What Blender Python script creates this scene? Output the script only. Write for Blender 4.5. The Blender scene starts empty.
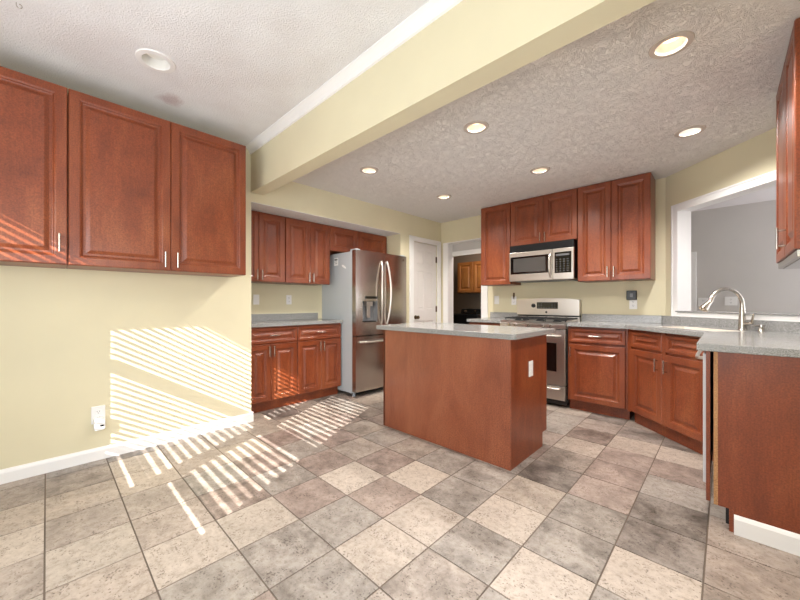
import bpy, bmesh, math, random
from math import sin, cos, pi, radians, sqrt
from mathutils import Vector, Matrix
from mathutils.geometry import tessellate_polygon
C = bpy.context.scene.collection
SC = bpy.context.scene
random.seed(7)

# ------------------------------------------------------------------ camera
cd = bpy.data.cameras.new('camera'); cam = bpy.data.objects.new('camera', cd); C.objects.link(cam)
cam.location = (0, 0, 1.1316)
cam.rotation_euler = (pi/2, 0, 0.7762)
cd.sensor_fit = 'HORIZONTAL'; cd.sensor_width = 36.0
cd.lens = 339.78/800*36
cd.shift_x = (400-392.69)/800
cd.shift_y = (303.08-300)/800
cd.clip_start = 0.02; cd.clip_end = 200
SC.camera = cam

# ------------------------------------------------------------------ world, sun, big lights, exposure
W = bpy.data.worlds.new('sky_world'); SC.world = W; W.use_nodes = True
wn = W.node_tree; bg = wn.nodes['Background']
sky = wn.nodes.new('ShaderNodeTexSky'); sky.sky_type = 'NISHITA'; sky.sun_disc = False
sky.sun_elevation = radians(29); sky.sun_rotation = radians(154)
wn.links.new(sky.outputs[0], bg.inputs[0]); bg.inputs[1].default_value = 0.25

SUNDIR = Vector((-0.488, 1.0, -0.62)).normalized()
def light(name, kind, loc, energy, color=(1, 1, 1), direction=None, **kw):
    l = bpy.data.lights.new(name, kind); o = bpy.data.objects.new(name, l); C.objects.link(o)
    l.energy = energy; l.color = color; o.location = loc
    if direction is not None: o.rotation_euler = Vector(direction).to_track_quat('-Z', 'Y').to_euler()
    for k, v in kw.items(): setattr(l, k, v)
    return o
light('sun', 'SUN', (2, -4, 4), 20.0, (1.0, 0.97, 0.92), SUNDIR, angle=radians(0.18))
# added fill: a made-up patio door on the right, a boost inside the rear windows
light('dining_right_fill', 'AREA', (2.42, 0.1, 1.25), 50, (0.85, 0.92, 1.0), (-1, 0, 0.22), shape='RECTANGLE', size=2.0, size_y=1.9)
light('rear_window_fill', 'AREA', (-0.9, -0.9, 1.25), 52, (0.85, 0.92, 1.0), (0, 1, 0.05), shape='RECTANGLE', size=2.6, size_y=1.2)
light('far_room_fill', 'AREA', (3.2, 5.0, 1.6), 32, (0.95, 0.96, 1.0), (-1, 0.1, 0), shape='RECTANGLE', size=1.6, size_y=1.6)  # added fill that brightens the grey room, no source known there
light('pass_through_fill', 'AREA', (1.7, 6.1, 1.1), 36, (0.92, 0.95, 1.0), (-1, -0.8, 0.28), shape='RECTANGLE', size=1.2, size_y=1.0)  # added fill aimed through the pass-through to lift the kitchen ceiling
light('laundry_fill', 'AREA', (-2.7, 5.0, 2.3), 15, (1.0, 0.88, 0.76), (-0.2, 0.3, -1), shape='RECTANGLE', size=0.8, size_y=0.6)  # added fill under the laundry ceiling
SC.view_settings.view_transform = 'Standard'; SC.view_settings.look = 'None'
SC.view_settings.gamma = 1.0; SC.view_settings.use_curve_mapping = False
SC.view_settings.exposure = 0.08

# ------------------------------------------------------------------ materials
def lin(c):
    return tuple(((v/255)/12.92 if v/255 <= .04045 else ((v/255+.055)/1.055)**2.4) for v in c)
def mat(name, rgb, rough=.5, metal=0, spec=.5, coat=0, emit=None, estr=0):
    m = bpy.data.materials.new(name); m.use_nodes = True; b = m.node_tree.nodes['Principled BSDF']
    b.inputs['Base Color'].default_value = (*lin(rgb), 1); b.inputs['Roughness'].default_value = rough
    b.inputs['Metallic'].default_value = metal; b.inputs['Specular IOR Level'].default_value = spec
    b.inputs['Coat Weight'].default_value = coat; b.inputs['Coat Roughness'].default_value = .12
    if emit: b.inputs['Emission Color'].default_value = (*lin(emit), 1); b.inputs['Emission Strength'].default_value = estr
    return m
def N(m, t, **kw):
    n = m.node_tree.nodes.new(t)
    for k, v in kw.items():
        if k in n.inputs: n.inputs[k].default_value = v
        else: setattr(n, k, v)
    return n
def L(m, a, b): m.node_tree.links.new(a, b)
def coords(m, scale=(1, 1, 1), kind='Object'):
    tc = N(m, 'ShaderNodeTexCoord'); mp = N(m, 'ShaderNodeMapping'); mp.inputs['Scale'].default_value = scale
    L(m, tc.outputs[kind], mp.inputs[0]); return mp.outputs[0]
def ramp(m, fac, stops):
    r = N(m, 'ShaderNodeValToRGB'); e = r.color_ramp.elements
    while len(e) < len(stops): e.new(.5)
    for el, (p, c) in zip(e, stops): el.position = p; el.color = (*lin(c), 1) if len(c) == 3 else c
    L(m, fac, r.inputs[0]); return r.outputs[0]
def bump(m, h, strength=.3, dist=.01):
    b = N(m, 'ShaderNodeBump'); b.inputs['Strength'].default_value = strength; b.inputs['Distance'].default_value = dist
    L(m, h, b.inputs['Height']); L(m, b.outputs[0], m.node_tree.nodes['Principled BSDF'].inputs['Normal'])
def base(m): return m.node_tree.nodes['Principled BSDF'].inputs['Base Color']
def mixc(m, fac, a, b, mode='MIX'):
    x = N(m, 'ShaderNodeMix', data_type='RGBA', blend_type=mode)
    for i, v in ((0, fac), (6, a), (7, b)):
        if hasattr(v, 'is_linked') or hasattr(v, 'links'): L(m, v, x.inputs[i])
        else: x.inputs[i].default_value = v
    return x.outputs[2]

def wood(name, dark, mid, light_, rough=.32, coat=.35, vert=True, speck=208):
    m = mat(name, mid, rough, coat=coat)
    v = coords(m, (1, 1, .35))
    n1 = N(m, 'ShaderNodeTexNoise', Scale=5.0, Detail=5.0, Roughness=.6, Distortion=.6); L(m, v, n1.inputs['Vector'])
    v2 = coords(m, (60, 60, 3) if vert else (3, 60, 60))
    n2 = N(m, 'ShaderNodeTexNoise', Scale=3.0, Detail=4.0, Roughness=.65, Distortion=.3); L(m, v2, n2.inputs['Vector'])
    n3 = N(m, 'ShaderNodeTexNoise', Scale=140.0, Detail=2.0); L(m, coords(m), n3.inputs['Vector'])
    c1 = ramp(m, n1.outputs['Fac'], [(.28, dark), (.5, mid), (.74, light_)])
    c2 = ramp(m, n2.outputs['Fac'], [(.3, (226, 226, 226)), (.7, (255, 255, 255))])
    c3 = ramp(m, n3.outputs['Fac'], [(.3, (speck, speck-4, speck-7)), (.65, (255, 255, 255))])
    r = mixc(m, 1.0, mixc(m, 1.0, c1, c2, 'MULTIPLY'), c3, 'MULTIPLY')
    L(m, r, base(m)); bump(m, n2.outputs['Fac'], .06, .002)
    return m
M = {}
M['cherry'] = wood('cherry_wood', (122, 56, 30), (146, 71, 38), (166, 92, 54), rough=.36, coat=.12)
M['cherry_door'] = M['cherry']
M['cherry_lit_panel'] = wood('cherry_lit_panel', (146, 76, 48), (166, 92, 60), (180, 106, 72), rough=.38, coat=.2, speck=190)  # lighter cherry for the island front; its stronger light is put into the colour
M['oak'] = wood('golden_oak', (150, 90, 40), (178, 112, 55), (198, 134, 72), rough=.45, coat=.1)
M['raw_edge'] = wood('raw_wood_edge', (190, 138, 90), (206, 154, 104), (220, 172, 122), rough=.6, coat=0)

def paint(name, rgb, bscale=260, bs=.06, rough=.62):
    m = mat(name, rgb, rough, spec=.35)
    n = N(m, 'ShaderNodeTexNoise', Scale=bscale, Detail=3.0); L(m, coords(m), n.inputs['Vector'])
    n2 = N(m, 'ShaderNodeTexNoise', Scale=2.2, Detail=3.0); L(m, coords(m), n2.inputs['Vector'])
    c = ramp(m, n2.outputs['Fac'], [(.3, tuple(int(v*.975) for v in rgb)), (.7, rgb)])
    L(m, c, base(m)); bump(m, n.outputs['Fac'], bs, .003); return m
M['yellow'] = paint('pale_yellow_wall_paint', (221, 212, 181))
M['grey_wall'] = paint('warm_grey_wall_paint', (204, 199, 195))
M['taupe'] = paint('taupe_wall_paint', (140, 124, 108))
M['white_paint'] = paint('white_trim_paint', (240, 238, 236), 80, .01, .35)
M['door_paint'] = paint('white_door_paint', (226, 220, 216), 80, .01, .4)

def ceiling_stipple():
    m = mat('stippled_ceiling_plaster', (232, 230, 230), .85, spec=.2)
    n = N(m, 'ShaderNodeTexNoise', Scale=115.0, Detail=4.0, Roughness=.6); L(m, coords(m), n.inputs['Vector'])
    n2 = N(m, 'ShaderNodeTexNoise', Scale=3.0, Detail=3.0); L(m, coords(m), n2.inputs['Vector'])
    c = ramp(m, n2.outputs['Fac'], [(.35, (228, 225, 225)), (.65, (236, 235, 236))])
    # faint pinkish old water stain
    tc = N(m, 'ShaderNodeTexCoord')
    g = N(m, 'ShaderNodeVectorMath', operation='DISTANCE'); L(m, tc.outputs['Object'], g.inputs[0]); g.inputs[1].default_value = (-2.89, .64, 2.6155)
    nn = N(m, 'ShaderNodeTexNoise', Scale=9.0, Detail=3.0); L(m, tc.outputs['Object'], nn.inputs['Vector'])
    a = N(m, 'ShaderNodeMath', operation='MULTIPLY_ADD'); L(m, nn.outputs['Fac'], a.inputs[0]); a.inputs[1].default_value = .14; L(m, g.outputs['Value'], a.inputs[2])
    s_ = ramp(m, a.outputs[0], [(.10, (222, 205, 205)), (.16, (255, 255, 255))])
    L(m, mixc(m, .9, c, s_, 'MULTIPLY'), base(m))
    r = ramp(m, n.outputs['Fac'], [(.45, (0, 0, 0)), (.62, (255, 255, 255))])
    bump(m, r, .45, .006); return m
M['ceil_dining'] = ceiling_stipple()
def ceiling_swirl():
    m = mat('crows_foot_ceiling_plaster', (240, 236, 233), .85, spec=.2)
    v = coords(m)
    warp = N(m, 'ShaderNodeTexNoise', Scale=7.0, Detail=2.0); L(m, v, warp.inputs['Vector'])
    vm = N(m, 'ShaderNodeVectorMath', operation='MULTIPLY_ADD'); L(m, warp.outputs['Color'], vm.inputs[0]); vm.inputs[1].default_value = (.55, .55, .0); L(m, v, vm.inputs[2])
    vo = N(m, 'ShaderNodeTexVoronoi', Scale=19.0, feature='DISTANCE_TO_EDGE'); L(m, vm.outputs[0], vo.inputs['Vector'])
    n = N(m, 'ShaderNodeTexNoise', Scale=44.0, Detail=2.0, Roughness=.5, Distortion=1.6); L(m, vm.outputs[0], n.inputs['Vector'])
    r1 = ramp(m, vo.outputs[0], [(.0, (170, 170, 170)), (.07, (0, 0, 0))])
    r2 = ramp(m, n.outputs['Fac'], [(.46, (0, 0, 0)), (.52, (235, 235, 235)), (.6, (60, 60, 60))])
    x = mixc(m, 1.0, r1, r2, 'ADD'); bump(m, x, .72, .0055); return m
M['ceil_kitchen'] = ceiling_swirl()

def tile_mat():
    m = mat('stone_look_floor_tile', (190, 170, 150), .4, spec=.45)
    at = N(m, 'ShaderNodeVertexColor', layer_name='tone'); vy = N(m, 'ShaderNodeVertexColor', layer_name='vary')
    sp = N(m, 'ShaderNodeSeparateColor'); L(m, vy.outputs[0], sp.inputs[0])
    v0 = coords(m); off = N(m, 'ShaderNodeVectorMath', operation='MULTIPLY_ADD')
    cb = N(m, 'ShaderNodeCombineXYZ'); L(m, sp.outputs[0], cb.inputs[0]); L(m, sp.outputs[1], cb.inputs[1])
    L(m, cb.outputs[0], off.inputs[0]); off.inputs[1].default_value = (37, 37, 0); L(m, v0, off.inputs[2]); v = off.outputs[0]
    n = N(m, 'ShaderNodeTexNoise', Scale=5.5, Detail=8.0, Roughness=.68, Distortion=.4); L(m, v, n.inputs['Vector'])
    n2 = N(m, 'ShaderNodeTexNoise', Scale=30.0, Detail=6.0, Roughness=.75); L(m, v, n2.inputs['Vector'])
    dark = ramp(m, n.outputs['Fac'], [(.40, (0, 0, 0)), (.66, (255, 255, 255))])
    k = N(m, 'ShaderNodeMath', operation='MULTIPLY'); L(m, dark, k.inputs[0]); L(m, sp.outputs[2], k.inputs[1])
    tint = mixc(m, 1.0, at.outputs[0], (.24, .22, .205, 1), 'MULTIPLY')
    c = mixc(m, k.outputs[0], at.outputs[0], tint)
    c2 = ramp(m, n2.outputs['Fac'], [(.30, (196, 190, 184)), (.48, (242, 240, 238)), (.6, (255, 255, 255))])
    c = mixc(m, 1.0, c, c2, 'MULTIPLY')
    n3 = N(m, 'ShaderNodeTexNoise', Scale=95.0, Detail=2.0, Roughness=.5); L(m, v, n3.inputs['Vector'])
    pw = N(m, 'ShaderNodeTexNoise', Scale=13.0, Detail=3.0); L(m, v, pw.inputs['Vector'])
    ad = N(m, 'ShaderNodeMath', operation='MULTIPLY_ADD'); L(m, pw.outputs['Fac'], ad.inputs[0]); ad.inputs[1].default_value = .55; L(m, n3.outputs['Fac'], ad.inputs[2])
    pit = ramp(m, ad.outputs[0], [(.90, (255, 255, 255)), (.96, (118, 102, 90))])
    c = mixc(m, .6, c, pit, 'MULTIPLY')
    L(m, c, base(m)); bump(m, n2.outputs['Fac'], .2, .003); return m
M['tile'] = tile_mat()
M['grout'] = paint('grey_brown_grout', (114, 101, 90), 200, .1, .8)

def counter_mat():
    m = mat('speckled_grey_stone_counter', (150, 152, 150), .16, spec=.5)
    v = coords(m)
    n = N(m, 'ShaderNodeTexNoise', Scale=230.0, Detail=2.0); L(m, v, n.inputs['Vector'])
    n2 = N(m, 'ShaderNodeTexNoise', Scale=420.0, Detail=1.0); L(m, v, n2.inputs['Vector'])
    c = ramp(m, n.outputs['Fac'], [(.36, (116, 115, 113)), (.5, (152, 151, 149)), (.64, (196, 195, 193))])
    c2 = ramp(m, n2.outputs['Fac'], [(.35, (205, 205, 205)), (.6, (255, 255, 255))])
    L(m, mixc(m, 1.0, c, c2, 'MULTIPLY'), base(m)); return m
M['counter'] = counter_mat()

def steel(name, rgb=(196, 190, 184), rough=.26, stretch=(1, 1, 90)):
    m = mat(name, rgb, rough, metal=1.0)
    n = N(m, 'ShaderNodeTexNoise', Scale=6.0, Detail=3.0); L(m, coords(m, stretch), n.inputs['Vector'])
    b = m.node_tree.nodes['Principled BSDF']
    mr = N(m, 'ShaderNodeMapRange'); L(m, n.outputs['Fac'], mr.inputs[0]); mr.inputs[3].default_value = rough-.06; mr.inputs[4].default_value = rough+.08
    L(m, mr.outputs[0], b.inputs['Roughness']); return m
M['steel'] = steel('brushed_stainless_steel', (214, 208, 202), .3)
M['fridge_steel'] = steel('refrigerator_stainless_steel', (192, 184, 176), .2)
M['fridge_side'] = mat('grey_painted_steel_side', (184, 190, 194), .42, metal=0)
M['nickel'] = mat('satin_nickel', (188, 182, 174), .24, metal=1)
M['bronze'] = mat('dark_bronze', (92, 74, 52), .35, metal=.9)
M['black'] = mat('black_plastic', (14, 14, 15), .35)
M['black_gloss'] = mat('black_glass', (8, 8, 9), .06, spec=.6, coat=.5)
M['iron'] = mat('cast_iron_grate', (18, 18, 18), .6)
M['mw_glass'] = mat('microwave_window_mesh', (74, 72, 70), .12, spec=.6)
M['rubber'] = mat('dark_grey_rubber', (24, 24, 25), .7, spec=.2)
M['white_plastic'] = mat('white_plastic', (236, 234, 232), .35)
M['appliance_white'] = mat('appliance_light_grey_edge', (205, 203, 204), .4)
M['sink'] = mat('cream_sink_enamel', (236, 226, 214), .25)
M['grey_plastic'] = mat('grey_plastic', (120, 120, 122), .4)
M['lamp_warm'] = mat('lit_lamp_lens_warm', (255, 240, 220), .5, emit=(255, 214, 170), estr=2.6)
M['lamp_cool'] = mat('lit_lamp_lens_white', (255, 250, 245), .5, emit=(255, 244, 232), estr=2.6)
M['lamp_off'] = mat('unlit_lamp_reflector', (232, 230, 224), .3)
M['dark_wood_void'] = mat('dark_cabinet_gap', (30, 18, 12), .8)
M['lamp_trim'] = mat('satin_lamp_trim', (196, 184, 174), .4)
M['key_grey'] = mat('dim_grey_key_print', (84, 84, 86), .5)
M['paper'] = mat('white_paper_label', (240, 240, 238), .6)
M['ink'] = mat('dark_printing_ink', (60, 60, 62), .6)
def glass_mat():
    m = bpy.data.materials.new('window_glass'); m.use_nodes = True; t = m.node_tree; t.nodes.clear()
    o = t.nodes.new('ShaderNodeOutputMaterial'); a = t.nodes.new('ShaderNodeBsdfTransparent'); g = t.nodes.new('ShaderNodeBsdfGlossy'); g.inputs['Roughness'].default_value = .02
    x = t.nodes.new('ShaderNodeMixShader'); x.inputs[0].default_value = .07
    t.links.new(a.outputs[0], x.inputs[1]); t.links.new(g.outputs[0], x.inputs[2]); t.links.new(x.outputs[0], o.inputs[0]); return m
M['glass'] = glass_mat()

# ------------------------------------------------------------------ mesh helpers
def BM(): return bmesh.new()
def box(bm, x0, x1, y0, y1, z0, z1):
    vs = [bm.verts.new((x, y, z)) for z in (z0, z1) for x, y in ((x0, y0), (x1, y0), (x1, y1), (x0, y1))]
    for f in ((3, 2, 1, 0), (4, 5, 6, 7), (0, 1, 5, 4), (1, 2, 6, 5), (2, 3, 7, 6), (3, 0, 4, 7)): bm.faces.new([vs[i] for i in f])
    return bm
def prism(bm, loops, z0, z1, axis='z'):
    """extruded polygon; loops[0] outer, others holes; axis maps (a,b,h)"""
    def P(a, b, h): return {'z': (a, b, h), 'y': (a, h, b), 'x': (h, a, b)}[axis]
    pts = [[Vector((a, b, 0)) for a, b in lp] for lp in loops]
    tris = tessellate_polygon(pts); flat = [p for lp in pts for p in lp]
    lo = [bm.verts.new(P(p.x, p.y, z0)) for p in flat]; hi = [bm.verts.new(P(p.x, p.y, z1)) for p in flat]
    for t in tris:
        try: bm.faces.new([lo[i] for i in t]); bm.faces.new([hi[i] for i in reversed(t)])
        except ValueError: pass
    k = 0
    for lp in pts:
        n = len(lp)
        for i in range(n):
            a, b = k+i, k+(i+1) % n
            bm.faces.new((lo[a], lo[b], hi[b], hi[a]))
        k += n
    bmesh.ops.recalc_face_normals(bm, faces=bm.faces); return bm
def lathe(bm, prof, cx=0, cy=0, z=0, seg=32, axis='z', close=False):
    rings = []
    for r, h in prof:
        ring = []
        for i in range(seg):
            a = 2*pi*i/seg; u, v = r*cos(a), r*sin(a)
            p = {'z': (cx+u, cy+v, z+h), 'y': (cx+u, cy+h, z+v), 'x': (cx+h, cy+u, z+v)}[axis]
            ring.append(bm.verts.new(p))
        rings.append(ring)
    for a, b in zip(rings, rings[1:]):
        for i in range(seg): bm.faces.new((a[i], a[(i+1) % seg], b[(i+1) % seg], b[i]))
    if not close:
        for rg in (rings[0], rings[-1]):
            try: bm.faces.new(rg)
            except ValueError: pass
    else:
        a, b = rings[-1], rings[0]
        for i in range(seg): bm.faces.new((a[i], a[(i+1) % seg], b[(i+1) % seg], b[i]))
    bmesh.ops.recalc_face_normals(bm, faces=bm.faces); return bm
def tube(bm, pts, r, seg=12):
    pts = [Vector(p) for p in pts]; rad = r if isinstance(r, (list, tuple)) else [r]*len(pts); rings = []
    up = None
    for i, p in enumerate(pts):
        t = (pts[min(i+1, len(pts)-1)]-pts[max(i-1, 0)]).normalized()
        if up is None: up = Vector((0, 0, 1)) if abs(t.z) < .9 else Vector((1, 0, 0))
        n = (up-t*up.dot(t)).normalized(); b = t.cross(n); up = n
        rings.append([bm.verts.new(p+(n*cos(2*pi*k/seg)+b*sin(2*pi*k/seg))*rad[i]) for k in range(seg)])
    for a, b in zip(rings, rings[1:]):
        for i in range(seg): bm.faces.new((a[i], a[(i+1) % seg], b[(i+1) % seg], b[i]))
    bm.faces.new(rings[0]); bm.faces.new(rings[-1])
    bmesh.ops.recalc_face_normals(bm, faces=bm.faces); return bm
def obj(name, bm, material, parent=None, bevel=0, smooth=False, seg=2):
    me = bpy.data.meshes.new(name); bm.to_mesh(me); bm.free()
    o = bpy.data.objects.new(name, me); C.objects.link(o)
    me.materials.append(M[material] if isinstance(material, str) else material)
    if smooth:
        for p in me.polygons: p.use_smooth = True
        try: me.set_sharp_from_angle(angle=radians(35))
        except Exception: pass
    if bevel:
        b = o.modifiers.new('bevel', 'BEVEL'); b.width = bevel; b.segments = seg; b.limit_method = 'ANGLE'; b.angle_limit = radians(40)
    if parent: o.parent = parent
    return o
def bobj(name, dims, material, parent=None, bevel=0): return obj(name, box(BM(), *dims), material, parent, bevel)
def thing(name, label, cat, loc=(0, 0, 0), rot=0, group=None):
    o = bpy.data.objects.new(name, None); o.empty_display_size = .1; C.objects.link(o)
    o.location = loc; o.rotation_euler = (0, 0, rot); o['label'] = label; o['category'] = cat
    if group: o['group'] = group
    return o
def tag(o, label, cat, group=None):
    o['label'] = label; o['category'] = cat
    if group: o['group'] = group
    return o
def struct(o): o['kind'] = 'structure'; return o
def sbox(name, dims, material, bevel=0): return struct(bobj(name, dims, material, None, bevel))
FX, FMX, FMY = pi/2, -pi/2, 0.0        # facing +X, -X, -Y
FD = -pi/4                              # facing the diagonal (-1,-1)

def circle(cx, cy, r, n=28): return [(cx+r*cos(2*pi*i/n), cy+r*sin(2*pi*i/n)) for i in range(n)]

# ------------------------------------------------------------------ structure
XW, YC, YB, XR = -3.243, 1.372, 4.40, 0.55
HK, HD = 2.405, 2.6155
AX, AE = -3.85, 3.459                    # alcove back, alcove far end

# tiled floor: every tile a slightly raised block with its own tone
TONES = {'L': (198, 185, 172), 'M': (180, 167, 156), 'P': (176, 159, 149), 'G': (176, 167, 158), 'D': (156, 146, 138), 'B': (190, 176, 163)}
known = {}
def row(j, i0, s_):
    for k, ch in enumerate(s_): known[(i0+k, j)] = ch
row(-2, -1, 'MBLMLMB'); row(-1, -1, 'MBMLBMB'); row(0, -1, 'BBMBLGPG'); row(1, -1, 'MBGPLGGM'); row(2, 0, 'BPGPGLMG')
row(3, 0, 'PGPLPLGLG'); row(4, 0, 'GPMPLGLGL'); row(5, 0, 'PMGMGGBGD'); row(6, 0, 'MPGMPGDPD'); row(7, 0, 'GMPGMPMPG')
row(8, 0, 'MGPMGPBPP'); row(9, 0, 'PGMPMGPBB'); row(10, 0, 'MPGMPGMDD')
bm = BM(); lay = None
cols = []
def add_tile(x0, x1, y0, y1, tone):
    x0, x1 = max(x0, -4.2), min(x1, 2.5)
    g = .0032; ht = 0.0
    box(bm, x0+g, x1-g, y0+g, y1-g, -.012, ht)
    for _ in range(6): cols.append(tone)
for i in range(-5, 18):
    for j in range(-5, 18):
        t = TONES[known.get((i, j)) or random.choice('LMPGDMGB')]
        k = random.uniform(.97, 1.03)
        add_tile(-2.817+.3056*i, -2.817+.3056*(i+1), .305+.3112*j, .305+.3112*(j+1), tuple(v*k for v in t))
fl = obj('floor', bm, 'tile'); struct(fl)
ca = fl.data.color_attributes.new('tone', 'BYTE_COLOR', 'CORNER'); cv = fl.data.color_attributes.new('vary', 'FLOAT_COLOR', 'CORNER')
for p in fl.data.polygons:
    c = lin(tuple(min(255, v) for v in cols[p.index])); q = p.index//6; rr = random.Random(q*7+3)
    a_, b_ = rr.random(), rr.random(); lum = (cols[p.index][0]-160)/44
    w_ = max(.12, min(1, (1.05-lum)*rr.uniform(.75, 1.25)))
    for li in p.loop_indices: ca.data[li].color = (*c, 1); cv.data[li].color = (a_, b_, w_, 1)
sbox('floor_grout', (-4.25, 2.55, -1.3, 6.0, -.08, -.0025), 'grout')

sbox('wall_left', (-3.97, XW, -1.2, YC, 0, 2.75), 'yellow')
sbox('wall_alcove', (-3.97, AX, YC, AE, 0, 2.2), 'yellow')
sbox('wall_header', (-3.97, XW, YC, AE, 2.104, 2.75), 'yellow')
sbox('ceiling_soffit', (AX, XW-.001, YC, AE, 2.098, 2.104), 'ceil_kitchen')
# wall with the pantry door, thick return of the alcove
bm = BM(); box(bm, -3.97, XW, AE, 3.725, 0, 2.75); box(bm, -3.97, XW, 4.30, 4.52, 0, 2.75); box(bm, -3.97, XW, 3.725, 4.30, 2.035, 2.75); box(bm, -3.97, -3.40, 3.725, 4.30, 0, 2.035)
struct(obj('wall_pantry', bm, 'yellow'))
# back wall with the laundry opening
bm = BM(); prism(bm, [[(XW, 0), (-3.115, 0), (-3.115, 2.075), (-2.51, 2.075), (-2.51, 0), (-.44, 0), (-.44, 2.75), (XW, 2.75)]], YB, 4.52, 'y')
struct(obj('wall_back', bm, 'yellow'))
# diagonal wall with the pass-through
dg = sqrt(2)*.99
bm = BM(); prism(bm, [[(0, 0), (dg, 0), (dg, 2.75), (0, 2.75)], [(.15, 1.045), (1.335, 1.045), (1.335, 2.032), (.15, 2.032)]], 0, .115, 'y')
o = struct(obj('wall_diagonal', bm, 'yellow')); o.location = (-.44, 4.40, 0); o.rotation_euler = (0, 0, FD)
sbox('wall_right', (XR, XR+.12, 1.36, 3.41, 0, 2.75), 'yellow')
# dining area beyond the frame
bm = BM(); prism(bm, [[(XR, 0), (2.62, 0), (2.62, 2.75), (XR, 2.75)]], 1.366, 1.486, 'y'); struct(obj('wall_dining_far', bm, 'yellow'))
bm = BM(); prism(bm, [[(-1.2, 0), (1.486, 0), (1.486, 2.75), (-1.2, 2.75)], [(-.9, .05), (1.1, .05), (1.1, 2.2), (-.9, 2.2)]], 2.5, 2.62, 'x'); struct(obj('wall_dining_right', bm, 'yellow'))
WA = ((-2.579, -1.917), (-1.737, -1.057)); WZ1 = 2.169; WZB = (.86, .965)
bm = BM(); prism(bm, [[(-3.97, 0), (2.62, 0), (2.62, 2.75), (-3.97, 2.75)]]+[[(a-.03, z-.03), (b+.10, z-.03), (b+.10, WZ1+.12), (a-.03, WZ1+.12)] for (a, b), z in zip(WA, WZB)], -1.16, -1.045, 'y')
struct(obj('wall_rear', bm, 'yellow'))
for k, (a, b) in enumerate(WA):
    WZ0 = WZB[k]; bm = BM(); prism(bm, [[(a-.09, WZ0-.09), (b+.09, WZ0-.09), (b+.09, WZ1+.09), (a-.09, WZ1+.09)], [(a, WZ0), (b, WZ0), (b, WZ1), (a, WZ1)]], -1.045, -1.028, 'y')
    box(bm, a, b, -1.044, -1.030, 1.467, 1.559)
    w = struct(obj('window_%d' % (k+1), bm, 'white_paint'))
    bm = BM(); box(bm, a-.02, b+.09, -1.106, -1.102, WZ0-.02, WZ1+.10); obj('pane', bm, 'glass', w)
    t = thing('window_blind', 'white horizontal slat blind over the %s rear window' % ('left' if k == 0 else 'right'), 'blind', ((a+b)/2, -1.0, WZ0+.012), group='slat blinds on the rear windows')
    hw = (b-a)/2+.012; bm = BM(); th = radians(8)
    n = int((WZ1-WZ0)/.0445)
    for q in range(n):
        z = .05+q*.0445
        v = [bm.verts.new((x, s_*.025*cos(th)+0*x, z-s_*.025*sin(th)+dz)) for dz in (-.0012, .0012) for x, s_ in ((-hw, -1), (hw, -1), (hw, 1), (-hw, 1))]
        for f in ((3, 2, 1, 0), (4, 5, 6, 7), (0, 1, 5, 4), (1, 2, 6, 5), (2, 3, 7, 6), (3, 0, 4, 7)): bm.faces.new([v[i] for i in f])
    obj('slats', bm, 'white_paint', t)
    bobj('head_rail', (-hw, hw, -.025, .025, n*.0445+.045, n*.0445+.09), 'white_paint', t)
    bobj('bottom_rail', (-hw, hw, -.025, .025, 0.0, .02), 'white_paint', t)

# ceilings with real openings for the recessed lamps
KL = [(-.195, 2.158), (-.192, 3.336), (-1.272, 3.308), (-1.292, 2.176), (-2.439, 2.161), (-2.407, 3.326)]
DL = (-2.494, .47)
bm = BM(); prism(bm, [[(XW, 1.48), (XR, 1.48), (XR, 3.41), (-.44, 4.40), (XW, 4.40)]]+[circle(x, y, .062) for x, y in KL], HK, HK+.06)
struct(obj('ceiling', bm, 'ceil_kitchen'))
bm = BM(); prism(bm, [[(XW, -1.045), (2.5, -1.045), (2.5, 1.366), (XW, 1.366)], circle(*DL, .072)], HD, HD+.06)
struct(obj('ceiling_dining', bm, 'ceil_dining'))
sbox('ceiling_beam', (XW, XR, 1.366, 1.49, 2.188, 2.75), 'yellow')
# crown moulding along the beam
prof = [(0, 0), (-.052, 0), (-.052, -.008), (-.044, -.014), (-.036, -.02), (-.022, -.034), (-.014, -.05), (-.012, -.062), (0, -.066)]
bm = BM(); prism(bm, [[(1.366+a, HD+b) for a, b in prof]], XW, 2.5, 'x'); struct(obj('trim_1', bm, 'white_paint'))
def baseboard(name, length, loc, rot, h=.088, t=.015):
    bm = BM(); prism(bm, [[(0, 0), (-t, 0), (-t, h-.022), (-t*.75, h-.012), (-t*.4, h-.006), (-t*.3, h), (0, h)]], 0, length, 'x')
    o = struct(obj(name, bm, 'white_paint')); o.location = loc; o.rotation_euler = (0, 0, rot); return o
baseboard('baseboard_left', 2.437, (XW, -1.05, 0), FX)
sbox('baseboard_left_end', (-3.33, XW+.012, YC, YC+.015, 0, .088), 'white_paint', .003)
# door casing and pantry door
bm = BM()
for a, b, z0, z1 in ((3.640, 3.728, 0, 2.105), (4.297, 4.383, 0, 2.105), (3.728, 4.297, 2.033, 2.105)):
    box(bm, XW, XW+.014, a, b, z0, z1)
    if z0 == 0: box(bm, XW+.014, XW+.02, a+.004, a+.03, 0, 2.10) if a < 4 else box(bm, XW+.014, XW+.02, b-.03, b-.004, 0, 2.10)
    else: box(bm, XW+.014, XW+.02, 3.644, 4.379, 2.075, 2.101)
struct(obj('trim_2', bm, 'white_paint', None, .002))
def panel_face(bm, x0, x1, z0, z1, steps, fill=True):
    """concentric rectangles in the y=const plane; steps = (inset, y)"""
    rings = []
    for ins, y in steps:
        rings.append([bm.verts.new(p) for p in ((x0+ins, y, z0+ins), (x1-ins, y, z0+ins), (x1-ins, y, z1-ins), (x0+ins, y, z1-ins))])
    for a, b in zip(rings, rings[1:]):
        for i in range(4): bm.faces.new((a[i], a[(i+1) % 4], b[(i+1) % 4], b[i]))
    if fill: bm.faces.new(rings[-1])
    return rings[0]
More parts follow.
